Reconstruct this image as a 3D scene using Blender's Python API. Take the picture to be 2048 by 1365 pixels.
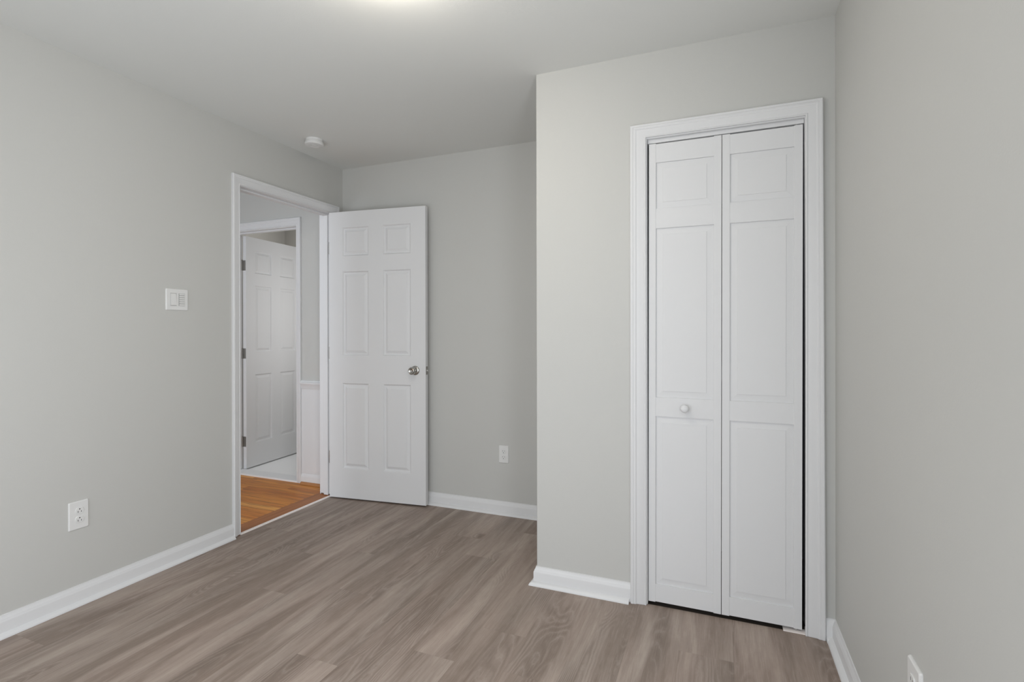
import bpy, bmesh, math
from mathutils import Matrix, Vector

for o in list(bpy.data.objects):
    bpy.data.objects.remove(o, do_unlink=True)
scene = bpy.context.scene
COL = scene.collection

# ------------------------------------------------------------------ camera
CAM = Vector((2.64906, -3.13851, 1.20933))
YAW, PITCH, ROLL = 0.38347, -0.00159, 0.00198
F_PX, SHIFT_PX = 1028.72, 16.92
cd = bpy.data.cameras.new('camera')
cam = bpy.data.objects.new('camera', cd)
COL.objects.link(cam)
scene.camera = cam
cd.sensor_fit = 'HORIZONTAL'
cd.sensor_width = 36.0
cd.lens = 36.0 * F_PX / 2048.0
cd.shift_y = -SHIFT_PX / 2048.0
cd.clip_start = 0.05
r_ = Vector((math.cos(YAW), math.sin(YAW), 0))
f_ = Vector((-math.sin(YAW), math.cos(YAW), 0))
u_ = Vector((0, 0, 1))
f2 = f_ * math.cos(PITCH) + u_ * math.sin(PITCH)
u2 = -f_ * math.sin(PITCH) + u_ * math.cos(PITCH)
r3 = r_ * math.cos(ROLL) - u2 * math.sin(ROLL)
u3 = r_ * math.sin(ROLL) + u2 * math.cos(ROLL)
cam.matrix_world = Matrix(((r3.x, u3.x, -f2.x, CAM.x), (r3.y, u3.y, -f2.y, CAM.y),
                           (r3.z, u3.z, -f2.z, CAM.z), (0, 0, 0, 1)))

# ------------------------------------------------------------------ world, view, lights
scene.view_settings.view_transform = 'Standard'
scene.view_settings.look = 'None'
scene.view_settings.exposure = 0.0
scene.view_settings.gamma = 1.0
scene.view_settings.use_curve_mapping = False
w = bpy.data.worlds.new('sky')
scene.world = w
w.use_nodes = True
bg = w.node_tree.nodes['Background']
bg.inputs['Color'].default_value = (0.72, 0.84, 1.0, 1)
bg.inputs['Strength'].default_value = 0.4


def area(name, loc, rot, sx, sy, power, color, spread=180):
    l = bpy.data.lights.new(name, 'AREA')
    l.shape = 'RECTANGLE'
    l.size, l.size_y = sx, sy
    l.energy = power
    l.color = color
    l.spread = math.radians(spread)
    o = bpy.data.objects.new(name, l)
    o.location = loc
    o.rotation_euler = rot
    COL.objects.link(o)
    return o


WIN_POWER, SIDE_POWER, LAMP_E, HALL_POWER, FAR_POWER = 27.0, 25.0, 28.0, 34.0, 6.0
# daylight of the rear window, and an added side fill that brightens the left wall
area('daylight_rear', (1.575, -3.465, 0.90), (math.radians(90), 0, 0), 2.45, 1.66, WIN_POWER, (0.925, 0.96, 1.005))
area('side_fill', (3.0725, -2.95, 1.25), (0, math.radians(90), 0), 1.50, 0.74, SIDE_POWER, (0.925, 0.96, 1.005))
# hall: daylight arriving from the far end of the hall, plus its ceiling lamp
area('daylight_hall', (-0.78, -3.30, 1.45), (math.radians(90), 0, 0), 1.0, 1.5, HALL_POWER, (0.86, 0.93, 1.03))
area('daylight_far_room', (-0.215, 0.85, 1.40), (0, math.radians(90), 0), 1.0, 0.7, FAR_POWER, (1.0, 0.98, 0.95))


# unseen fill added high up behind the far door to brighten the walls
pl_ = bpy.data.lights.new('far_wall_fill', 'POINT')
pl_.energy, pl_.shadow_soft_size, pl_.color = 3.6, 0.10, (1.0, 0.97, 0.93)
po_ = bpy.data.objects.new('far_wall_fill', pl_)
po_.location = (-1.65, 1.05, 2.25)
COL.objects.link(po_)


# ------------------------------------------------------------------ materials
def new_mat(name):
    m = bpy.data.materials.new(name)
    m.use_nodes = True
    return m, m.node_tree, m.node_tree.nodes['Principled BSDF']


def paint(name, color, rough, bump=0.0, bscale=300, spec=0.5):
    m, nt, b = new_mat(name)
    b.inputs['Base Color'].default_value = (*color, 1)
    b.inputs['Roughness'].default_value = rough
    b.inputs['Specular IOR Level'].default_value = spec
    N = nt.nodes
    tc = N.new('ShaderNodeTexCoord')
    no = N.new('ShaderNodeTexNoise')
    no.inputs['Scale'].default_value = bscale
    no.inputs['Detail'].default_value = 3
    nt.links.new(tc.outputs['Object'], no.inputs['Vector'])
    if bump:
        bp = N.new('ShaderNodeBump')
        bp.inputs['Strength'].default_value = bump
        bp.inputs['Distance'].default_value = 0.001
        nt.links.new(no.outputs['Fac'], bp.inputs['Height'])
        nt.links.new(bp.outputs['Normal'], b.inputs['Normal'])
    n2 = N.new('ShaderNodeTexNoise')
    n2.inputs['Scale'].default_value = 1.3
    nt.links.new(tc.outputs['Object'], n2.inputs['Vector'])
    mx = N.new('ShaderNodeMix')
    mx.data_type = 'RGBA'
    mx.inputs[6].default_value = (*[c * 0.985 for c in color], 1)
    mx.inputs[7].default_value = (*[min(1, c * 1.015) for c in color], 1)
    nt.links.new(n2.outputs['Fac'], mx.inputs[0])
    nt.links.new(mx.outputs[2], b.inputs['Base Color'])
    return m


def metal(name, color, rough):
    m, nt, b = new_mat(name)
    b.inputs['Base Color'].default_value = (*color, 1)
    b.inputs['Metallic'].default_value = 1.0
    b.inputs['Roughness'].default_value = rough
    return m


def emis(name, color, strength):
    m, nt, b = new_mat(name)
    b.inputs['Base Color'].default_value = (0.9, 0.9, 0.88, 1)
    b.inputs['Emission Color'].default_value = (*color, 1)
    b.inputs['Emission Strength'].default_value = strength
    return m


WALL_C = (0.550, 0.549, 0.527)
M_WALL = paint('wall_paint', WALL_C, 0.62, 0.25, 260, 0.3)
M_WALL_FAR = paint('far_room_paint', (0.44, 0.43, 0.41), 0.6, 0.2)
M_CEIL = paint('ceiling_paint', (0.735, 0.742, 0.718), 0.8, 0.25, 200)
M_TRIM = paint('trim_paint', (0.715, 0.717, 0.722), 0.42, 0.0, 90, 0.4)
M_DOOR = paint('door_paint', (0.715, 0.717, 0.722), 0.62, 0.04, 140, 0.15)
M_PLASTIC = paint('white_plastic', (0.74, 0.74, 0.73), 0.35)
M_GAP = paint('shadow_gap_plastic', (0.34, 0.34, 0.33), 0.6)  # grey carries the shade of the gaps round rocker and buttons
M_SLOT = paint('dark_slot', (0.04, 0.04, 0.04), 0.6)
M_NICKEL = metal('satin_nickel', (0.46, 0.445, 0.42), 0.22)
M_HINGE = metal('aged_steel', (0.33, 0.32, 0.30), 0.42)
M_STEEL = metal('galvanised_steel', (0.6, 0.6, 0.58), 0.4)
M_MARBLE = paint('white_threshold_stone', (0.85, 0.85, 0.86), 0.35)
M_STRIP = paint('threshold_strip', (0.93, 0.87, 0.84), 0.45)
M_LAMP = emis('lamp_glass', (1.0, 0.925, 0.81), LAMP_E)
M_CLOSET_SHADE = paint('closet_floor_shade', (0.10, 0.08, 0.065), 0.8)  # dark colour stands in for the shade under the bifold door
M_FARFLOOR = paint('far_room_floor_vinyl', (0.93, 0.93, 0.93), 0.5)


class NG:
    """small helper for math chains in a node tree"""
    def __init__(s, nt):
        s.nt = nt

    def m(s, op, a, b=None, c=None):
        n = s.nt.nodes.new('ShaderNodeMath')
        n.operation = op
        for i, v in enumerate((a, b, c)):
            if v is None:
                continue
            if isinstance(v, (int, float)):
                n.inputs[i].default_value = v
            else:
                s.nt.links.new(v, n.inputs[i])
        return n.outputs[0]

    def xyz(s, a, b, c):
        n = s.nt.nodes.new('ShaderNodeCombineXYZ')
        for i, v in enumerate((a, b, c)):
            if isinstance(v, (int, float)):
                n.inputs[i].default_value = v
            else:
                s.nt.links.new(v, n.inputs[i])
        return n.outputs[0]

    def noise(s, vec, scale=1.0, detail=2.0, rough=0.5, dist=0.0):
        n = s.nt.nodes.new('ShaderNodeTexNoise')
        n.inputs['Scale'].default_value = scale
        n.inputs['Detail'].default_value = detail
        n.inputs['Roughness'].default_value = rough
        n.inputs['Distortion'].default_value = dist
        s.nt.links.new(vec, n.inputs['Vector'])
        return n.outputs['Fac']

    def white(s, vec):
        n = s.nt.nodes.new('ShaderNodeTexWhiteNoise')
        n.noise_dimensions = '3D'
        s.nt.links.new(vec, n.inputs['Vector'])
        return n.outputs['Value']

    def ramp(s, v, lo, hi, t0=0.0, t1=1.0):
        n = s.nt.nodes.new('ShaderNodeMapRange')
        n.interpolation_type = 'SMOOTHSTEP'
        n.inputs[1].default_value = lo
        n.inputs[2].default_value = hi
        n.inputs[3].default_value = t0
        n.inputs[4].default_value = t1
        s.nt.links.new(v, n.inputs[0])
        return n.outputs[0]

    def mix(s, f, a, b, mode='MIX'):
        n = s.nt.nodes.new('ShaderNodeMix')
        n.data_type = 'RGBA'
        n.blend_type = mode
        n.clamp_factor = True
        for i, v in ((0, f), (6, a), (7, b)):
            if isinstance(v, (int, float)):
                n.inputs[i].default_value = v
            elif isinstance(v, tuple):
                n.inputs[i].default_value = (*v, 1)
            else:
                s.nt.links.new(v, n.inputs[i])
        return n.outputs[2]


def floor_mat():
    m, nt, b = new_mat('oak_look_vinyl_planks')
    g = NG(nt)
    tc = nt.nodes.new('ShaderNodeTexCoord')
    sp = nt.nodes.new('ShaderNodeSeparateXYZ')
    nt.links.new(tc.outputs['Object'], sp.inputs[0])
    x, y = sp.outputs[0], sp.outputs[1]
    PW, PL = 0.190, 1.22
    cx = g.m('DIVIDE', g.m('SUBTRACT', x, 0.0352), PW)
    col = g.m('FLOOR', cx)
    fx = g.m('FRACT', cx)
    off = g.white(g.xyz(col, 3.1, 0.7))
    cy = g.m('ADD', g.m('DIVIDE', y, PL), g.m('MULTIPLY', off, 7.0))
    row = g.m('FLOOR', cy)
    fy = g.m('FRACT', cy)
    r1 = g.white(g.xyz(col, row, 1.3))
    r2 = g.white(g.xyz(col, row, 8.7))
    ox = g.m('MULTIPLY', r1, 41.0)
    oy = g.m('MULTIPLY', r2, 57.0)
    X = g.m('ADD', x, ox)
    Y = g.m('ADD', y, oy)
    mott = g.noise(g.xyz(g.m('MULTIPLY', X, 30.0), g.m('MULTIPLY', Y, 18.0), 9.0), 1.0, 4.0, 0.65)
    # knots: sparse centres round which the grain bends
    vo = nt.nodes.new('ShaderNodeTexVoronoi')
    vo.feature = 'F1'
    vo.inputs['Scale'].default_value = 1.0
    vo.inputs['Randomness'].default_value = 0.9
    nt.links.new(g.xyz(g.m('MULTIPLY', X, 5.0), g.m('MULTIPLY', Y, 2.4), 0.0), vo.inputs['Vector'])
    kd = vo.outputs['Distance']
    ksep = nt.nodes.new('ShaderNodeSeparateColor')
    nt.links.new(vo.outputs['Color'], ksep.inputs[0])
    kon = g.m('GREATER_THAN', ksep.outputs[0], 0.55)
    knot = g.m('MULTIPLY', g.ramp(g.m('ADD', kd, g.m('MULTIPLY', g.m('SUBTRACT', mott, 0.5), 0.25)), 0.02, 0.15, 1.0, 0.0), kon)
    kfield = g.m('MULTIPLY', g.ramp(kd, 0.0, 0.5, 1.0, 0.0), kon)
    # broad tone streaks along the plank
    s1 = g.noise(g.xyz(g.m('MULTIPLY', X, 9.0), g.m('MULTIPLY', Y, 1.0), 0.0), 1.0, 3.0, 0.55, 0.8)
    s2 = g.noise(g.xyz(g.m('MULTIPLY', X, 42.0), g.m('MULTIPLY', Y, 1.7), 4.0), 1.0, 4.0, 0.65, 0.3)
    fine = g.noise(g.xyz(g.m('MULTIPLY', X, 260.0), g.m('MULTIPLY', Y, 9.0), 2.0), 1.0, 3.0, 0.65)
    # cathedral contour lines
    cf = g.noise(g.xyz(g.m('MULTIPLY', X, 7.5), g.m('MULTIPLY', Y, 0.68), 7.0), 1.0, 1.0, 0.4)
    cf = g.m('ADD', cf, g.m('MULTIPLY', kfield, 0.24))
    cf = g.m('ADD', cf, g.m('MULTIPLY', mott, 0.03))
    ph = g.m('FRACT', g.m('MULTIPLY', cf, 24.0))
    tri = g.m('ABSOLUTE', g.m('SUBTRACT', ph, 0.5))
    line = g.ramp(tri, 0.0, 0.16, 1.0, 0.0)
    cmask = g.ramp(g.noise(g.xyz(g.m('MULTIPLY', X, 9.0), g.m('MULTIPLY', Y, 1.1), 12.0), 1.0, 1.0), 0.46, 0.60)
    lmask = g.m('MULTIPLY', cmask, g.ramp(fine, 0.36, 0.60))
    tone = g.m('ADD', g.m('MULTIPLY', g.ramp(s1, 0.34, 0.68), 0.64), g.m('MULTIPLY', g.ramp(s2, 0.30, 0.70), 0.22))
    tone = g.m('ADD', tone, g.m('MULTIPLY', g.m('SUBTRACT', r2, 0.5), 0.16))
    tone = g.m('ADD', tone, g.m('MULTIPLY', g.m('SUBTRACT', mott, 0.5), 0.30))
    LIGHT, MID, DARK = FL_LIGHT, FL_MID, FL_DARK
    c = g.mix(g.ramp(tone, 0.0, 0.5), DARK, MID)
    c = g.mix(g.ramp(tone, 0.42, 0.95), c, LIGHT)
    c = g.mix(g.m('MULTIPLY', cmask, 0.20), c, FL_DEEP)
    c = g.mix(g.m('MULTIPLY', g.m('MULTIPLY', cmask, g.ramp(tri, 0.15, 0.5)), 0.34), c, FL_DEEP)
    c = g.mix(g.m('MULTIPLY', g.m('MULTIPLY', lmask, line), 0.26), c, FL_LIME)
    c = g.mix(g.m('MULTIPLY', g.ramp(fine, 0.50, 0.72), 0.20), c, FL_DEEP)
    c = g.mix(g.m('MULTIPLY', g.ramp(fine, 0.48, 0.30), 0.17), c, FL_LIME)
    c = g.mix(g.m('MULTIPLY', knot, 0.75), c, FL_DEEP)
    # seams between planks
    ex = g.m('MINIMUM', fx, g.m('SUBTRACT', 1.0, fx))
    ey = g.m('MINIMUM', fy, g.m('SUBTRACT', 1.0, fy))
    seam = g.m('MAXIMUM', g.ramp(ex, 0.0, 0.007, 1.0, 0.0), g.ramp(ey, 0.0, 0.0012, 1.0, 0.0))
    c = g.mix(g.m('MULTIPLY', seam, 0.16), c, FL_DEEP)
    hue = g.noise(g.xyz(g.m('MULTIPLY', X, 5.0), g.m('MULTIPLY', Y, 1.2), 20.0), 1.0, 2.0)
    c = g.mix(1.0, c, g.mix(hue, (1.05, 0.985, 0.96), (0.965, 1.0, 1.0)), 'MULTIPLY')
    nt.links.new(c, b.inputs['Base Color'])
    rg = g.m('ADD', 0.42, g.m('MULTIPLY', fine, 0.12))
    nt.links.new(rg, b.inputs['Roughness'])
    bp = nt.nodes.new('ShaderNodeBump')
    bp.inputs['Strength'].default_value = 0.25
    bp.inputs['Distance'].default_value = 0.0008
    nt.links.new(g.m('SUBTRACT', fine, g.m('MULTIPLY', seam, 0.8)), bp.inputs['Height'])
    nt.links.new(bp.outputs['Normal'], b.inputs['Normal'])
    b.inputs['Specular IOR Level'].default_value = 0.4
    return m


FL_LIGHT = (0.425, 0.353, 0.307)
FL_MID = (0.333, 0.268, 0.229)
FL_DARK = (0.241, 0.189, 0.156)
FL_DEEP = (0.163, 0.124, 0.102)
FL_LIME = (0.584, 0.508, 0.457)
M_FLOOR = floor_mat()


def hardwood_mat():
    m, nt, b = new_mat('honey_hardwood_strips')
    g = NG(nt)
    tc = nt.nodes.new('ShaderNodeTexCoord')
    sp = nt.nodes.new('ShaderNodeSeparateXYZ')
    nt.links.new(tc.outputs['Object'], sp.inputs[0])
    x, y = sp.outputs[0], sp.outputs[1]
    PW = 0.0575
    border = g.m('GREATER_THAN', x, -0.145)
    cy = g.m('DIVIDE', g.m('ADD', y, 5.0), PW)
    col = g.m('FLOOR', cy)
    fy = g.m('FRACT', cy)
    off = g.white(g.xyz(col, 2.2, 0.3))
    cx = g.m('ADD', g.m('DIVIDE', x, 0.75), g.m('MULTIPLY', off, 9.0))
    row = g.m('FLOOR', cx)
    col2 = g.m('ADD', g.m('MULTIPLY', border, 99.0), g.m('MULTIPLY', col, g.m('SUBTRACT', 1.0, border)))
    row2 = g.m('MULTIPLY', row, g.m('SUBTRACT', 1.0, border))
    r1 = g.white(g.xyz(col2, row2, 5.0))
    r2 = g.white(g.xyz(col2, row2, 15.0))
    # grain runs along x, along y on the border board
    gx = g.m('ADD', g.m('MULTIPLY', x, g.m('ADD', 3.0, g.m('MULTIPLY', border, 60.0))), g.m('MULTIPLY', r1, 30.0))
    gy = g.m('ADD', g.m('MULTIPLY', y, g.m('SUBTRACT', 75.0, g.m('MULTIPLY', border, 72.0))), g.m('MULTIPLY', r2, 30.0))
    gr = g.noise(g.xyz(gx, gy, 0.0), 1.0, 4.0, 0.6, 0.5)
    c = g.mix(r1, (0.70, 0.285, 0.050), (0.54, 0.180, 0.030))
    c = g.mix(g.ramp(r2, 0.55, 0.9), c, (0.78, 0.37, 0.085))
    c = g.mix(g.m('MULTIPLY', border, 0.85), c, (0.33, 0.125, 0.05))
    c = g.mix(g.m('MULTIPLY', g.ramp(gr, 0.42, 0.68), 0.75), c, (0.25, 0.09, 0.028))
    ey = g.m('MINIMUM', fy, g.m('SUBTRACT', 1.0, fy))
    seam = g.m('MULTIPLY', g.ramp(ey, 0.0, 0.035, 1.0, 0.0), g.m('SUBTRACT', 1.0, border))
    be = g.ramp(g.m('ABSOLUTE', g.m('ADD', x, 0.145)), 0.0, 0.003, 1.0, 0.0)
    c = g.mix(g.m('MULTIPLY', g.m('MAXIMUM', seam, be), 0.6), c, (0.07, 0.03, 0.015))
    nt.links.new(c, b.inputs['Base Color'])
    b.inputs['Roughness'].default_value = 0.40
    b.inputs['Specular IOR Level'].default_value = 0.22
    return m


M_HARDWOOD = hardwood_mat()
M_OAKTRIM = paint('varnished_oak', (0.42, 0.19, 0.07), 0.35)


# ------------------------------------------------------------------ mesh helpers
def link(name, bm, mat, parent=None, smooth=False, kind=None, label=None, cat=None, group=None):
    me = bpy.data.meshes.new(name)
    bmesh.ops.recalc_face_normals(bm, faces=bm.faces)
    bm.to_mesh(me)
    bm.free()
    for m in (mat if isinstance(mat, (list, tuple)) else [mat]):
        me.materials.append(m)
    if smooth:
        for p in me.polygons:
            p.use_smooth = True
        me.set_sharp_from_angle(angle=math.radians(38))
    o = bpy.data.objects.new(name, me)
    COL.objects.link(o)
    if parent is not None:
        o.parent = parent
    tag(o, label, cat, kind, group)
    return o


def tag(o, label=None, cat=None, kind=None, group=None):
    if label:
        o['label'] = label
    if cat:
        o['category'] = cat
    if kind:
        o['kind'] = kind
    if group:
        o['group'] = group


def empty(name, loc, rz=0.0, ry=0.0):
    o = bpy.data.objects.new(name, None)
    o.empty_display_size = 0.1
    o.location = loc
    o.rotation_euler = (0, ry, rz)
    COL.objects.link(o)
    return o


def box(bm, x0, x1, y0, y1, z0, z1, bev=0.0, seg=2):
    t = bmesh.new()
    v = [t.verts.new(p) for p in ((x0, y0, z0), (x1, y0, z0), (x1, y1, z0), (x0, y1, z0),
                                  (x0, y0, z1), (x1, y0, z1), (x1, y1, z1), (x0, y1, z1))]
    for f in ((0, 3, 2, 1), (4, 5, 6, 7), (0, 1, 5, 4), (1, 2, 6, 5), (2, 3, 7, 6), (3, 0, 4, 7)):
        t.faces.new([v[i] for i in f])
    if bev:
        bmesh.ops.bevel(t, geom=list(t.edges), offset=bev, segments=seg, profile=0.5, affect='EDGES')
    merge(bm, t)


def merge(bm, t, mat=None):
    if mat is not None:
        t.transform(mat)
    idx = {}
    for v in t.verts:
        idx[v] = bm.verts.new(v.co)
    for f in t.faces:
        try:
            nf = bm.faces.new([idx[v] for v in f.verts])
            nf.material_index = f.material_index
        except ValueError:
            pass
    t.free()


def lathe(bm, prof, seg=48, mat=None):
    """prof: list of (r, h) revolved about local z"""
    t = bmesh.new()
    rings = []
    for r, h in prof:
        if r < 1e-6:
            rings.append([t.verts.new((0, 0, h))])
        else:
            rings.append([t.verts.new((r * math.cos(2 * math.pi * i / seg), r * math.sin(2 * math.pi * i / seg), h)) for i in range(seg)])
    for a, b in zip(rings, rings[1:]):
        if len(a) == 1 and len(b) == 1:
            continue
        for i in range(seg):
            j = (i + 1) % seg
            if len(a) == 1:
                t.faces.new((a[0], b[i], b[j]))
            elif len(b) == 1:
                t.faces.new((a[i], a[j], b[0]))
            else:
                t.faces.new((a[i], a[j], b[j], b[i]))
    for ring in (rings[0], rings[-1]):
        if len(ring) > 2:
            t.faces.new(ring)
    merge(bm, t, mat)


def sweep(bm, rings):
    """rings: list of equal-length closed loops of points; caps both ends"""
    vs = [[bm.verts.new(p) for p in ring] for ring in rings]
    n = len(vs[0])
    for a, b in zip(vs, vs[1:]):
        for i in range(n):
            j = (i + 1) % n
            bm.faces.new((a[i], a[j], b[j], b[i]))
    bm.faces.new(vs[0])
    bm.faces.new(vs[-1])


CASING = [(0, 0), (0, .0075), (.03, .0092), (.09, .0095), (.13, .0070), (.17, .0085), (.45, .0105), (.60, .0120),
          (.64, .0150), (.72, .0165), (.79, .0158), (.82, .0180), (.94, .0185), (1.0, .0150), (1.0, 0)]


def casing(name, inner, outer, to3d, mat=M_TRIM, prof=CASING, **kw):
    """inner/outer: matching lists of (a, z) points down one leg, over the head, down the other"""
    bm = bmesh.new()
    rings = []
    for (ia, iz), (oa, oz) in zip(inner, outer):
        rings.append([to3d(ia + (oa - ia) * s, iz + (oz - iz) * s, d) for s, d in prof])
    sweep(bm, rings)
    return link(name, bm, mat, smooth=True, **kw)


BASE = [(0, .003), (.0125, .003), (.0128, .058), (.0118, .0625), (.0098, .0660), (.0094, .0690), (.0078, .0720),
        (.0050, .0775), (.0040, .0815), (.0036, .0850), (.0020, .0858), (0, .0858)]
SHOE = [(.0120, 0), (.0317, 0), (.0317, .0035), (.0300, .0075), (.0255, .0118), (.0190, .0152), (.0135, .0180), (.0120, .0185)]


def run(bm, path, prof, side=1):
    """profile (offset, z) swept along a polyline in plan, mitred at its corners"""
    rings = []
    n = len(path)
    for i, p in enumerate(path):
        p = Vector(p)
        ns = []
        for a, b in ((i - 1, i), (i, i + 1)):
            if a < 0 or b >= n:
                continue
            d = (Vector(path[b]) - Vector(path[a])).normalized()
            ns.append(Vector((d.y, -d.x)) * side)
        m = ns[0] if len(ns) == 1 else (ns[0] + ns[1]) / (1 + ns[0].dot(ns[1]))
        rings.append([(p.x + m.x * o, p.y + m.y * o, z) for o, z in prof])
    sweep(bm, rings)


def baseboard(name, path, label, side=1, shoe_path=None, shoe_mat=M_TRIM, zmax=None, shoe_label=None):
    bm = bmesh.new()
    run(bm, path, BASE, side)
    o = link(name, bm, M_TRIM, smooth=True, kind='structure', label=label)
    bm = bmesh.new()
    run(bm, shoe_path or path, SHOE, side)
    s = link('shoe_moulding', bm, shoe_mat, parent=o, smooth=True, label=shoe_label)
    return o


def panel_face(bm, W, Z0, Z1, cols, rows, prof, y, sgn):
    """one face of a panelled door at depth y; sgn -1: faces -y. prof: (inset, depth below face)"""
    us = sorted({0.0, W} | {c for p in cols for c in p})
    zs = sorted({Z0, Z1} | {c for p in rows for c in p})
    cache = {}

    def V(u, z):
        k = (round(u, 6), round(z, 6))
        if k not in cache:
            cache[k] = bm.verts.new((u, y, z))
        return cache[k]
    for i in range(len(us) - 1):
        for j in range(len(zs) - 1):
            a, b, c, d = us[i], us[i + 1], zs[j], zs[j + 1]
            corner = [V(a, c), V(b, c), V(b, d), V(a, d)]
            ispan = any(abs(a - p[0]) < 1e-6 and abs(b - p[1]) < 1e-6 for p in cols) and \
                any(abs(c - p[0]) < 1e-6 and abs(d - p[1]) < 1e-6 for p in rows)
            if not ispan:
                bm.faces.new(corner)
                continue
            prev = corner
            for ins, dep in prof[1:]:
                yy = y - sgn * dep
                cur = [bm.verts.new(q) for q in ((a + ins, yy, c + ins), (b - ins, yy, c + ins),
                                                 (b - ins, yy, d - ins), (a + ins, yy, d - ins))]
                for k in range(4):
                    l = (k + 1) % 4
                    bm.faces.new((prev[k], prev[l], cur[l], cur[k]))
                prev = cur
            bm.faces.new(prev)
    return cache, us, zs


def panel_slab(W, Z0, Z1, T, cols, rows, prof):
    """panelled slab: u along x 0..W, front at y=0 facing -y, back at y=T"""
    bm = bmesh.new()
    ca, us, zs = panel_face(bm, W, Z0, Z1, cols, rows, prof, 0.0, -1)
    cb, us, zs = panel_face(bm, W, Z0, Z1, cols, rows, prof, T, 1)
    k = lambda u, z: (round(u, 6), round(z, 6))
    for a, b in zip(us, us[1:]):
        for z in (Z0, Z1):
            bm.faces.new((ca[k(a, z)], ca[k(b, z)], cb[k(b, z)], cb[k(a, z)]))
    for a, b in zip(zs, zs[1:]):
        for u in (0.0, W):
            bm.faces.new((ca[k(u, a)], ca[k(u, b)], cb[k(u, b)], cb[k(u, a)]))
    return bm


def wall_x(bm, y0, y1, x0, x1, z1, openings=()):
    """wall running along x between x0..x1, with (a,b,zlow,zhigh) openings"""
    cur = x0
    for a, b, zl, zh in sorted(openings):
        box(bm, cur, a, y0, y1, 0, z1)
        box(bm, a, b, y0, y1, zh, z1)
        if zl > 0:
            box(bm, a, b, y0, y1, 0, zl)
        cur = b
    box(bm, cur, x1, y0, y1, 0, z1)


# ------------------------------------------------------------------ room shell
XR, D, XB, H = 3.06752, 0.80817, 1.83498, 2.44
YREAR = -3.46
HALL_Y = 0.048          # face of the wall at the end of the hall
HALL_X = -1.46
S = 'structure'

bm = bmesh.new()
box(bm, 0.0, XB + 0.06, YREAR, 0.0, -0.05, 0.0)
box(bm, XB + 0.06, XR, YREAR, -0.7985, -0.05, 0.0)
link('floor', bm, M_FLOOR, kind=S, label='grey-brown oak-look vinyl plank floor of the empty bedroom')

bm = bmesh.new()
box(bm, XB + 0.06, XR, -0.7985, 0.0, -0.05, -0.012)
link('floor_closet', bm, M_CLOSET_SHADE, kind=S, label='closet floor, coloured dark as the shade under the bifold door')

bm = bmesh.new()
box(bm, HALL_X, -0.0, YREAR, 0.044, -0.05, -0.001)
link('floor_hall', bm, M_HARDWOOD, kind=S, label='honey-brown hardwood strip floor of the hall seen through the open doorway')

bm = bmesh.new()
box(bm, -2.25, -0.10, 0.166, 1.62, -0.05, 0.004)
link('floor_far_room', bm, M_FARFLOOR, kind=S, label='pale floor of the far room beyond the hall')

bm = bmesh.new()
box(bm, -2.32, XR + 0.12, YREAR - 0.12, 1.70, H, H + 0.10)
link('ceiling', bm, M_CEIL, kind=S, label='flat off-white painted ceiling')

# left wall with the bedroom doorway (runs along y)
JL, JR, JH = -0.9026, -0.1100, 2.0835        # jamb faces
bm = bmesh.new()
box(bm, -0.12, 0, YREAR, JL - 0.018, 0, H)
box(bm, -0.12, 0, JR + 0.018, 0.12, 0, H)
box(bm, -0.12, 0, JL - 0.018, JR + 0.018, JH + 0.018, H)
link('wall_left', bm, M_WALL, kind=S, label='light grey left wall with the doorway to the hall')

bm = bmesh.new()
box(bm, 0, XR, 0, 0.12, -0.05, H)
link('wall_back', bm, M_WALL, kind=S, label='light grey back wall behind the open six-panel door')

bm = bmesh.new()
box(bm, XR, XR + 0.12, YREAR, -3.35, 0, H)
box(bm, XR, XR + 0.12, -2.55, 0.12, -0.05, H)
box(bm, XR, XR + 0.12, -3.35, -2.55, 0, 0.46)
box(bm, XR, XR + 0.12, -3.35, -2.55, 2.04, H)
link('wall_right', bm, M_WALL, kind=S, label='light grey wall at the right, beside the closet')

# closet front and side
CJL, CJR, CJH, CJW = 2.3530, 2.9640, 2.0590, 2.9900        # closet jamb faces
bm = bmesh.new()
t = bmesh.new()
box(t, XB, CJL - 0.018, -D, -D + 0.115, 0, H)
es = [e for e in t.edges if all(abs(v.co.x - XB) < 1e-5 and abs(v.co.y + D) < 1e-5 for v in e.verts)]
bmesh.ops.bevel(t, geom=es, offset=0.004, segments=3, profile=0.5, affect='EDGES')
merge(bm, t)
box(bm, CJL - 0.018, CJW, -D, -D + 0.115, CJH + 0.018, H)
box(bm, CJW, XR, -D, -D + 0.115, 0, H)
box(bm, XB, XB + 0.115, -D + 0.115, 0, 0, H)
link('wall_closet', bm, M_WALL, kind=S, label='light grey closet wall jutting into the room')

# rear wall with the window, lengthened to the floor for more low light, behind the photographer
bm = bmesh.new()
wall_x(bm, YREAR - 0.12, YREAR, -0.12, XR + 0.12, H, [(0.32, 2.83, 0.04, 1.76)])
link('wall_rear', bm, M_WALL, kind=S, label='grey rear wall with the window, behind the photographer')
bm = bmesh.new()
for a, b in ((0.32, 0.37), (2.78, 2.83), (1.13, 1.18), (1.97, 2.02)):
    box(bm, a, b, YREAR - 0.10, YREAR - 0.05, 0.04, 1.76)
for a, b in ((0.04, 0.09), (1.71, 1.76)):
    box(bm, 0.32, 2.83, YREAR - 0.10, YREAR - 0.05, a, b)
link('window_1', bm, M_TRIM, kind=S, label='white-framed window in the rear wall, out of view, lengthened to the floor for low light')

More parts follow.
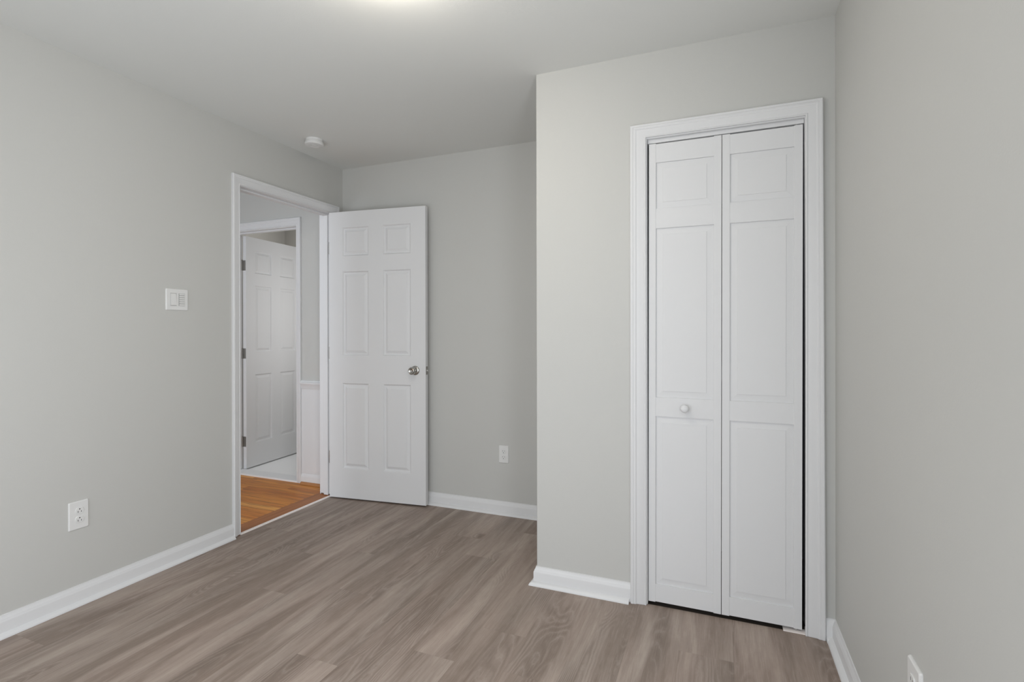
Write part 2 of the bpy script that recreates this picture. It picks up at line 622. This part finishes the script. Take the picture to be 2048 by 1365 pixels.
bm = bmesh.new()
for a, b in ((-3.35, -3.30), (-2.60, -2.55)):
    box(bm, XR + 0.05, XR + 0.10, a, b, 0.46, 2.04)
for a, b in ((0.46, 0.51), (1.99, 2.04), (1.23, 1.27)):
    box(bm, XR + 0.05, XR + 0.10, -3.35, -2.55, a, b)
link('added_side_window', bm, M_TRIM, kind=S, label='added white-framed window in the right wall, out of view, holding the side fill')  # added unseen window, there only to carry the side fill light

# hall
bm = bmesh.new()
FJL, FJR, FJH = -1.232, -0.505, 2.062
wall_x(bm, HALL_Y, 0.160, HALL_X, -0.12, H, [(FJL - 0.018, FJR + 0.018, 0, FJH + 0.018)])
link('wall_hall_end', bm, M_WALL, kind=S, label='grey end wall of the hall round the far doorway')
bm = bmesh.new()
box(bm, HALL_X - 0.12, HALL_X, YREAR, 0.16, 0, H)
link('wall_hall_side', bm, M_WALL, kind=S, label='grey side wall of the hall')
bm = bmesh.new()
box(bm, HALL_X - 0.12, -0.12, YREAR - 0.12, YREAR, 0, H)
link('wall_hall_rear', bm, M_WALL, kind=S, label='grey wall at the near end of the hall')

# far room
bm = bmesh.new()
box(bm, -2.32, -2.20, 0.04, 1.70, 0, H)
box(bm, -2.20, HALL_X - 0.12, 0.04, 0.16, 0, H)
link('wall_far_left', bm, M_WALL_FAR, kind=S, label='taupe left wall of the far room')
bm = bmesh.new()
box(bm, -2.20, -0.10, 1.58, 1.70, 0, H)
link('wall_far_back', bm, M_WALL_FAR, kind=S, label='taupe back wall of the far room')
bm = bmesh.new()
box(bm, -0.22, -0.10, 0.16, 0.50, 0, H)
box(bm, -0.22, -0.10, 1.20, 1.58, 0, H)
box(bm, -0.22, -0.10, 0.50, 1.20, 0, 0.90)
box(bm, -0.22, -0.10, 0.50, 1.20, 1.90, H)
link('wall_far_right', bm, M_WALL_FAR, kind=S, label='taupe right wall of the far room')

# ------------------------------------------------------------------ door frames and casings
def jamb_x(name, xa, xb, yl, yr, zh, stop, label):
    """frame lining a doorway in a wall along y"""
    bm = bmesh.new()
    box(bm, xa, xb, yl - 0.018, yl, 0.009, zh, 0.0008)
    box(bm, xa, xb, yr, yr + 0.018, 0.009, zh, 0.0008)
    box(bm, xa, xb, yl - 0.018, yr + 0.018, zh, zh + 0.018, 0.0008)
    a, b = stop
    box(bm, a, b, yl, yl + 0.011, 0.003, zh - 0.011, 0.001)
    box(bm, a, b, yr - 0.011, yr, 0.003, zh - 0.011, 0.001)
    box(bm, a, b, yl, yr, zh - 0.011, zh, 0.001)
    return link(name, bm, M_TRIM, kind=S, label=label)


jamb_x('trim_1', -0.120, 0.0, JL, JR, JH, (-0.078, -0.040), 'white jamb lining the bedroom doorway')
left3d = lambda a, z, d: (d, a, z)
casing('trim_2', [(-.9076, .009), (-.9076, 2.0870), (-.1055, 2.0870), (-.1055, .009)],
       [(-.9590, .009), (-.9590, 2.1440), (-.0545, 2.1440), (-.0545, .009)], left3d,
       kind=S, label='white moulded casing round the bedroom doorway')
casing('trim_3', [(-.9076, 0), (-.9076, 2.0870), (-.1055, 2.0870), (-.1055, 0)],
       [(-.9590, 0), (-.9590, 2.1440), (-.0545, 2.1440), (-.0545, 0)], lambda a, z, d: (-0.12 - d, a, z),
       kind=S, label='white casing round the bedroom doorway on the hall side')

# closet jamb and casing
bm = bmesh.new()
box(bm, CJL - 0.018, CJL, -D, -D + 0.115, 0.002, CJH, 0.0008)
sweep(bm, [[(x0, -D, z), (CJW, -D, z), (CJW, -D + 0.115, z), (x0, -D + 0.115, z)] for x0, z in ((2.9725, 0.002), (CJR, CJH))])
box(bm, CJL - 0.018, CJW, -D, -D + 0.115, CJH, CJH + 0.018, 0.0008)
link('trim_4', bm, M_TRIM, kind=S, label='white jamb lining the closet opening')
casing('trim_5', [(2.3485, .001), (2.3485, 2.0640), (2.9668, 2.0640), (2.9635, .001)],
       [(2.2800, .001), (2.2815, 2.1218), (3.0254, 2.1218), (3.0335, .001)], lambda a, z, d: (a, -D - d, z),
       kind=S, label='white moulded casing round the closet door')
bm = bmesh.new()
box(bm, CJL + 0.001, CJR - 0.001, -0.7935, -0.7690, 2.0420, CJH, 0.0008)
link('trim_6', bm, M_TRIM, kind=S, label='white sliding track above the closet bifold door')

# far doorway in the hall end wall
bm = bmesh.new()
ya, yb = HALL_Y, 0.160
box(bm, FJL - 0.018, FJL, ya, yb, 0.013, FJH, 0.0008)
box(bm, FJR, FJR + 0.018, ya, yb, 0.013, FJH, 0.0008)
box(bm, FJL - 0.018, FJR + 0.018, ya, yb, FJH, FJH + 0.018, 0.0008)
box(bm, FJL, FJL + 0.011, 0.085, 0.120, 0.013, FJH - 0.011, 0.001)
box(bm, FJR - 0.011, FJR, 0.085, 0.120, 0.013, FJH - 0.011, 0.001)
box(bm, FJL, FJR, 0.085, 0.120, FJH - 0.011, FJH, 0.001)
link('trim_7', bm, M_TRIM, kind=S, label='white jamb lining the far doorway across the hall')
casing('trim_8', [(-1.237, .002), (-1.237, 2.0670), (-.4995, 2.0670), (-.4995, .002)],
       [(-1.290, .002), (-1.290, 2.1290), (-.4500, 2.1290), (-.4500, .002)], lambda a, z, d: (a, HALL_Y - d, z),
       kind=S, label='white moulded casing round the far doorway across the hall')
bm = bmesh.new()
box(bm, FJL - 0.018, FJR + 0.018, 0.044, 0.166, -0.03, 0.012, 0.003)
link('trim_9', bm, M_MARBLE, kind=S, label='white stone threshold of the far doorway')
bm = bmesh.new()
box(bm, -0.0215, 0.0015, JL + 0.001, JR - 0.001, -0.02, 0.0055, 0.0022)
link('trim_10', bm, M_STRIP, kind=S, label='pale transition strip between vinyl and hardwood in the bedroom doorway')

# chair rail, white wainscot below it, hall baseboard with a wood shoe
bm = bmesh.new()
RAIL = [(0, .7505), (.006, .7505), (.007, .7590), (.0105, .7620), (.0110, .7690), (.0135, .7730), (.0150, .7850), (.0210, .7920),
        (.0245, .8000), (.0240, .8080), (.0195, .8130), (.0120, .8160), (.0100, .8240), (0, .8250)]
run(bm, [(-0.4500, HALL_Y), (-0.1205, HALL_Y)], RAIL, 1)
link('trim_11', bm, M_TRIM, smooth=True, kind=S, label='white chair rail beside the far doorway in the hall')
bm = bmesh.new()
box(bm, -0.4500, -0.1205, HALL_Y - 0.004, HALL_Y, 0.086, 0.7505)
link('trim_12', bm, M_TRIM, kind=S, label='white wainscot below the chair rail in the hall')
baseboard('baseboard_hall', [(-0.4500, HALL_Y), (-0.1205, HALL_Y)], 'short white baseboard in the hall beside the far doorway',
          1, shoe_path=[(-0.4460, HALL_Y), (-0.1205, HALL_Y)], shoe_mat=M_OAKTRIM, shoe_label='varnished brown shoe moulding')

# bedroom baseboards
baseboard('baseboard_left', [(0, YREAR), (0, -0.9595)], 'white baseboard along the left wall', 1)
baseboard('baseboard_back', [(0, 0), (XB, 0)], 'white baseboard along the back wall behind the open door', 1)
baseboard('baseboard_closet', [(XB, -0.034), (XB, -D), (2.2796, -D)], 'white baseboard round the closet wall corner', 1,
          shoe_path=[(XB, -0.034), (XB, -D), (2.2745, -D)])
baseboard('baseboard_right', [(3.0345, -D), (XR, -D), (XR, YREAR)], 'white baseboard along the right wall', 1)
baseboard('baseboard_rear', [(0.300, YREAR), (0.034, YREAR)], 'short white baseboard beside the rear window', 1)

# ------------------------------------------------------------------ six-panel doors
MOULD = [(0, 0), (.0030, .0008), (.0065, .0060), (.0095, .0098), (.0130, .0108), (.0190, .0106), (.0345, .0040), (.0365, .0026), (.0385, .0026)]


def six_panel(parent, W, Z0, Z1, T, name='door_leaf'):
    k = W / 0.765
    cols = [(.1075 * k, .3235 * k), (.4360 * k, .6530 * k)]
    zz = lambda z: Z0 + (z - 0.010) * (Z1 - Z0) / (2.080 - 0.010)
    rows = [(zz(.2225), zz(.8420)), (zz(1.0390), zz(1.6490)), (zz(1.7560), zz(1.9675))]
    bm = panel_slab(W, Z0, Z1, T, cols, rows, MOULD)
    return link(name, bm, M_DOOR, parent=parent)


def knob(parent, u, z, out=1, mat=M_NICKEL, y0=0.0):
    """round knob on a rosette; sticks out along -y (out=1) or +y (out=-1)"""
    rot = Matrix.Rotation(math.radians(90), 4, 'X') if out == 1 else Matrix.Rotation(math.radians(-90), 4, 'X')
    M = Matrix.Translation((u, y0, z)) @ rot
    bm = bmesh.new()
    lathe(bm, [(0, 0), (.0325, 0), (.0325, .002), (.0310, .0042), (.0270, .0070), (.0225, .0088), (.0165, .0100), (.0145, .0125), (0, .0125)], 48, M)
    ros = link('rosette', bm, mat, parent=parent, smooth=True)
    bm = bmesh.new()
    lathe(bm, [(0, .012), (.0125, .012), (.0120, .022), (.0135, .029), (.0190, .034), (.0245, .041), (.0262, .048), (.0255, .055),
               (.0220, .0605), (.0180, .0625), (.0165, .0615), (.0110, .0610), (.0095, .0600), (0, .0600)], 48, M)
    kn = link('knob', bm, mat, parent=parent, smooth=True)
    bm = bmesh.new()
    lathe(bm, [(0, .0595), (.0055, .0595), (.0055, .0618), (.0035, .0628), (0, .0628)], 24, M)
    link('lock_button', bm, mat, parent=kn, smooth=True)
    return kn


def hinge(parent, x, y, z, leafs, L=0.089, mat=M_HINGE):
    """barrel at x,y with its ball tips; leafs are boxes"""
    bm = bmesh.new()
    seg = 5
    for i in range(seg):
        a = z - L / 2 + i * L / seg
        lathe(bm, [(0, a + .0003), (.0055, a + .0003), (.0058, a + .001), (.0058, a + L / seg - .001), (.0055, a + L / seg - .0003), (0, a + L / seg - .0003)], 20,
              Matrix.Translation((x, y, 0)))
    lathe(bm, [(0, z + L / 2), (.0035, z + L / 2), (.0050, z + L / 2 + .002), (.0035, z + L / 2 + .005), (0, z + L / 2 + .0055)], 20, Matrix.Translation((x, y, 0)))
    for bx in leafs:
        box(bm, *bx)
    return link('hinge', bm, mat, parent=parent, smooth=True)


# the open bedroom door
DA = 0.10772
d1 = empty('door_1', (0.012, -0.16004, 0.0), DA)
tag(d1, 'open white six-panel bedroom door with a satin nickel knob, in front of the back wall', 'door', S)
DW, DT = 0.7650, 0.035
six_panel(d1, DW, 0.0105, 2.0790, DT)
kn = knob(d1, 0.6860, 0.9420, 1)
knob(d1, 0.6860, 0.9420, -1, y0=DT)
bm = bmesh.new()
box(bm, DW - 0.0008, DW + 0.0012, 0.0050, 0.0300, 0.9135, 0.9705, 0.0004)
lp = link('latch_plate', bm, M_HINGE, parent=d1)
bm = bmesh.new()
t = bmesh.new()
box(t, DW, DW + 0.010, 0.0115, 0.0235, 0.9350, 0.9490, 0.0015)
merge(bm, t)
link('latch_bolt', bm, M_NICKEL, parent=lp)
bm = bmesh.new()
for zc in (0.9205, 0.9635):
    lathe(bm, [(0, 0), (.0035, 0), (.0030, .0008), (0, .0008)], 16, Matrix.Translation((DW + .0012, 0.0175, zc)) @ Matrix.Rotation(math.radians(90), 4, 'Y'))
link('screw', bm, M_HINGE, parent=lp, smooth=True)
for zc in (1.8220, 1.0580, 0.3000):
    hinge(d1, -0.0045, DT + 0.0045, zc, [(-0.0055, 0.0, 0.001, DT, zc - .0445, zc + .0445)])

# the door of the far room, open into it
d2 = empty('door_3', (-1.1930, 0.1660, 0.0), math.radians(94.2))
tag(d2, 'white six-panel door of the far room across the hall, swung open', 'door', S)
# local x runs into the room, local -y faces +x (towards the camera)
six_panel(d2, 0.708, 0.0140, 2.0520, 0.035)
for zc in (1.7950, 1.0230, 0.2500):
    hinge(d2, -0.0045, 0.035 + 0.0040, zc, [(-0.0018, 0.0, 0.004, 0.035, zc - .0445, zc + .0445)])

# ------------------------------------------------------------------ closet bifold door
LW = 0.2985
BF = [(0, 0), (.0004, .0062), (.0030, .0060), (.0262, .0038), (.0280, .0036), (.0284, .0020), (.0300, .0020)]
BX0, BYF, BZ0, BZ1 = 2.3548, -0.7980, 0.0165, 2.0355
d3 = empty('door_2', (BX0, BYF, 0.0), 0.0, 0.0026)
tag(d3, 'closed white two-leaf panelled bifold closet door with a small round knob', 'door', S)


def bifold_leaf(x0, a=0.030):
    """two full-height stiles with three raised panels and four rails between, rails set back a hair"""
    bm = bmesh.new()
    T = 0.028
    for s0, s1 in ((x0, x0 + a), (x0 + LW - a, x0 + LW)):
        box(bm, s0, s1, 0, T, BZ0 - 0.0025, BZ1 + 0.0025, 0.0010, 2)
    pw = LW - 2 * a
    rows = [(.0935, .8355), (.9190, 1.6640), (1.7500, 1.9535)]
    inner = panel_slab(pw, BZ0, BZ1, T - 0.0024, [(0.0006, pw - 0.0006)], rows, BF)
    inner.transform(Matrix.Translation((x0 + a, 0.0012, 0)))
    merge(bm, inner)
    return link('door_leaf', bm, M_DOOR, parent=d3)


leafA = bifold_leaf(0.0)
leafB = bifold_leaf(LW + 0.0022)
bm = bmesh.new()
Mk = Matrix.Translation((0.1530, 0.0012, 0.8775)) @ Matrix.Rotation(math.radians(90), 4, 'X')
lathe(bm, [(0, 0), (.0085, 0), (.0078, .004), (.0072, .010), (.0095, .0135), (.0145, .0175), (.0172, .0225), (.0170, .0275), (.0140, .0320), (.0085, .0345), (0, .0352)], 40, Mk)
link('knob', bm, M_TRIM, parent=leafA, smooth=True)
for zc in (0.30, 1.03, 1.78):
    bm = bmesh.new()
    lathe(bm, [(0, zc - .03), (.004, zc - .03), (.004, zc + .03), (0, zc + .03)], 16, Matrix.Translation((LW + 0.0011, 0.0310, 0)))
    box(bm, LW - 0.022, LW + 0.024, 0.0285, 0.0300, zc - .03, zc + .03)
    link('hinge', bm, M_STEEL, parent=d3, smooth=True)
# pivot pins at the jamb side of the right leaf
bm = bmesh.new()
px_ = LW * 2 - 0.018
lathe(bm, [(0, BZ1 - .002), (.004, BZ1 - .002), (.004, BZ1 + .012), (0, BZ1 + .012)], 16, Matrix.Translation((px_, 0.014, 0)))
link('pivot_pin', bm, M_STEEL, parent=leafB, smooth=True)
bm = bmesh.new()
lathe(bm, [(0, 0.006), (.0045, 0.006), (.0045, BZ0 + .004), (0, BZ0 + .004)], 16, Matrix.Translation((px_, 0.014, 0)))
link('pivot_pin', bm, M_STEEL, parent=leafB, smooth=True)

bm = bmesh.new()
box(bm, 2.8860, 2.9700, -0.8095, -0.7720, 0.0, 0.0035, 0.0008)
box(bm, 2.9660, 2.9700, -0.8060, -0.7740, 0.0030, 0.0180, 0.0008)
link('door_pivot_bracket', bm, M_STRIP, label='small pale pivot bracket on the floor under the closet bifold door', cat='bracket')

# ------------------------------------------------------------------ wall plates
def rounded_plate(W, Hh, T, r=0.004, edge=0.0025):
    """plate in local x (width) z (height), back at y=0, front at y=-T"""
    def loop(w, h, rr, y):
        pts = []
        for cx, cz, a0 in ((w / 2 - rr, h / 2 - rr, 0), (-w / 2 + rr, h / 2 - rr, 90), (-w / 2 + rr, -h / 2 + rr, 180), (w / 2 - rr, -h / 2 + rr, 270)):
            for k in range(5):
                a = math.radians(a0 + 22.5 * k)
                pts.append((cx + rr * math.cos(a), y, cz + rr * math.sin(a)))
        return pts
    bm = bmesh.new()
    sweep(bm, [loop(W, Hh, r, 0), loop(W, Hh, r, -T * 0.35), loop(W - edge, Hh - edge, r, -T * 0.72), loop(W - edge * 2.6, Hh - edge * 2.6, r * .8, -T)])
    return bm


def screw(parent, x, y, z):
    bm = bmesh.new()
    lathe(bm, [(0, 0), (.0032, 0), (.0028, .0009), (0, .0011)], 20, Matrix.Translation((x, y, z)) @ Matrix.Rotation(math.radians(90), 4, 'X'))
    return link('screw', bm, M_PLASTIC, parent=parent, smooth=True)


def outlet(loc, rz, label, W=0.070, Hh=0.1145, flip=False, T=0.0055, shift=0.0):
    o = empty('power_outlet', loc, rz)
    tag(o, label, 'power outlet', group=None)
    pl = link('cover_plate', rounded_plate(W, Hh, T), M_PLASTIC, parent=o)
    for s in (1, -1):
        zc = s * 0.0195
        bm = bmesh.new()
        R, hh = 0.0172, 0.0138
        pts = []
        a0 = math.asin(hh / R)
        for base in (0, math.pi):
            for k in range(13):
                a = base - a0 + 2 * a0 * k / 12
                pts.append((R * math.cos(a), R * math.sin(a)))
        sweep(bm, [[(shift + px * q, yy, zc + pz * q) for px, pz in pts] for q, yy in ((1, -T + .001), (1, -T - .0016), (.95, -T - .0024))])
        rc = link('receptacle', bm, M_PLASTIC, parent=o)
        # moulded groove round the receptacle opening
        g = 1 if flip else -1
        bm = bmesh.new()
        yf = -T - .0024
        for sx, hh2 in ((-0.0063, .0040), (0.0063, .0033)):
            box(bm, shift + sx - .0011, shift + sx + .0011, yf - .0002, yf + .0016, zc - g * .0035 - hh2, zc - g * .0035 + hh2)
        lathe(bm, [(0, 0), (.0026, 0), (.0026, .0018), (0, .0018)], 20, Matrix.Translation((shift, yf + .0016, zc + g * 0.0078)) @ Matrix.Rotation(math.radians(90), 4, 'X'))
        link('socket_holes', bm, M_SLOT, parent=rc)
    screw(o, shift, -T, 0.0)
    return o


RZ_LEFT = math.radians(90)      # local -y faces +x
outlet((0.0, -1.7390, 0.3970), RZ_LEFT, 'white duplex outlet low on the left wall, with its ground holes above the slots', 0.0775, 0.1245, True, 0.006, 0.0015)
outlet((1.3236, 0.0, 0.3975), 0.0, 'small white duplex outlet low on the back wall, between the open door and the closet', 0.0690, 0.1150, False, 0.006)
outlet((XR, -1.7000, 0.3835), math.radians(-90), 'white outlet low on the right wall, cut off by the bottom edge of the photo', 0.0790, 0.1245, False, 0.0075)

sw = empty('light_switch', (0.0, -1.2883, 1.3818), RZ_LEFT)
tag(sw, 'white two-gang switch plate left of the bedroom doorway, one rocker beside a column of buttons', 'light switch')
link('cover_plate', rounded_plate(0.1185, 0.1125, 0.006), M_PLASTIC, parent=sw)
bm = bmesh.new()
for cxp in (-0.0215, 0.0225):      # raised frames round the two openings
    box(bm, cxp - 0.0178, cxp + 0.0178, -0.0068, -0.0050, -0.0345, -0.0330)
    box(bm, cxp - 0.0178, cxp + 0.0178, -0.0068, -0.0050, 0.0330, 0.0345)
    box(bm, cxp - 0.0178, cxp - 0.0163, -0.0068, -0.0050, -0.0345, 0.0345)
    box(bm, cxp + 0.0163, cxp + 0.0178, -0.0068, -0.0050, -0.0345, 0.0345)
link('opening_frame', bm, M_PLASTIC, parent=sw)
bm = bmesh.new()
box(bm, -0.0215 - 0.0163, -0.0215 + 0.0163, -0.0062, -0.0045, -.0330, .0330)
link('rocker_recess', bm, M_GAP, parent=sw)
bm = bmesh.new()
vs = [(-.0146, -.0052, -.0312), (.0146, -.0052, -.0312), (.0146, -.0052, .0312), (-.0146, -.0052, .0312)]
fr = [(-.0142, -.0110, -.0308), (.0142, -.0110, -.0308), (.0142, -.0070, .0308), (-.0142, -.0070, .0308)]
sweep(bm, [[(x - 0.0215, y, z) for x, y, z in vs], [(x - 0.0215, y, z) for x, y, z in fr]])
link('rocker', bm, M_PLASTIC, parent=sw)
bm = bmesh.new()
box(bm, 0.0225 - .0160, 0.0225 + .0160, -0.0062, -0.0045, -.0325, .0325)
kp = link('keypad', bm, M_GAP, parent=sw)
for k in range(6):
    zc = 0.0272 - k * 0.01085
    bm = bmesh.new()
    box(bm, 0.0225 - .0130, 0.0225 + .0148, -0.0088, -0.0058, zc - .0041, zc + .0041, .0008)
    link('button', bm, M_PLASTIC, parent=kp)

# ------------------------------------------------------------------ ceiling things
sd = empty('smoke_detector', (0.2480, -0.5600, H))
tag(sd, 'small round white smoke detector on the ceiling near the bedroom doorway', 'smoke detector')
bm = bmesh.new()
lathe(bm, [(0, 0), (.0520, 0), (.0520, -.010), (.0505, -.0115), (.0505, -.0135), (0, -.0135)], 56)
link('mounting_base', bm, M_PLASTIC, parent=sd, smooth=True)
bm = bmesh.new()
lathe(bm, [(0, -.0130), (.0530, -.0130), (.0560, -.020), (.0580, -.029), (.0575, -.034), (.0540, -.0375), (.0300, -.0400), (.0280, -.0385), (.0180, -.0385), (.0165, -.0400), (0, -.0400)], 56)
link('cover', bm, M_PLASTIC, parent=sd, smooth=True)

lt = empty('ceiling_light', (1.6480, -1.7930, H))
tag(lt, 'lit round white flush-mount ceiling light at the top edge of the photo', 'ceiling light')
bm = bmesh.new()
lathe(bm, [(0, 0), (.120, 0), (.125, -.004), (.125, -.018), (.118, -.022), (0, -.022)], 64)
link('base', bm, M_PLASTIC, parent=lt, smooth=True)
bm = bmesh.new()
R = 0.160
lathe(bm, [(.118, -.014)] + [(R * math.cos(math.radians(a)), -.034 - .078 * math.sin(math.radians(a))) for a in range(0, 90, 9)] + [(0, -.112)], 64)
link('glass_shade', bm, M_LAMP, parent=lt, smooth=True)
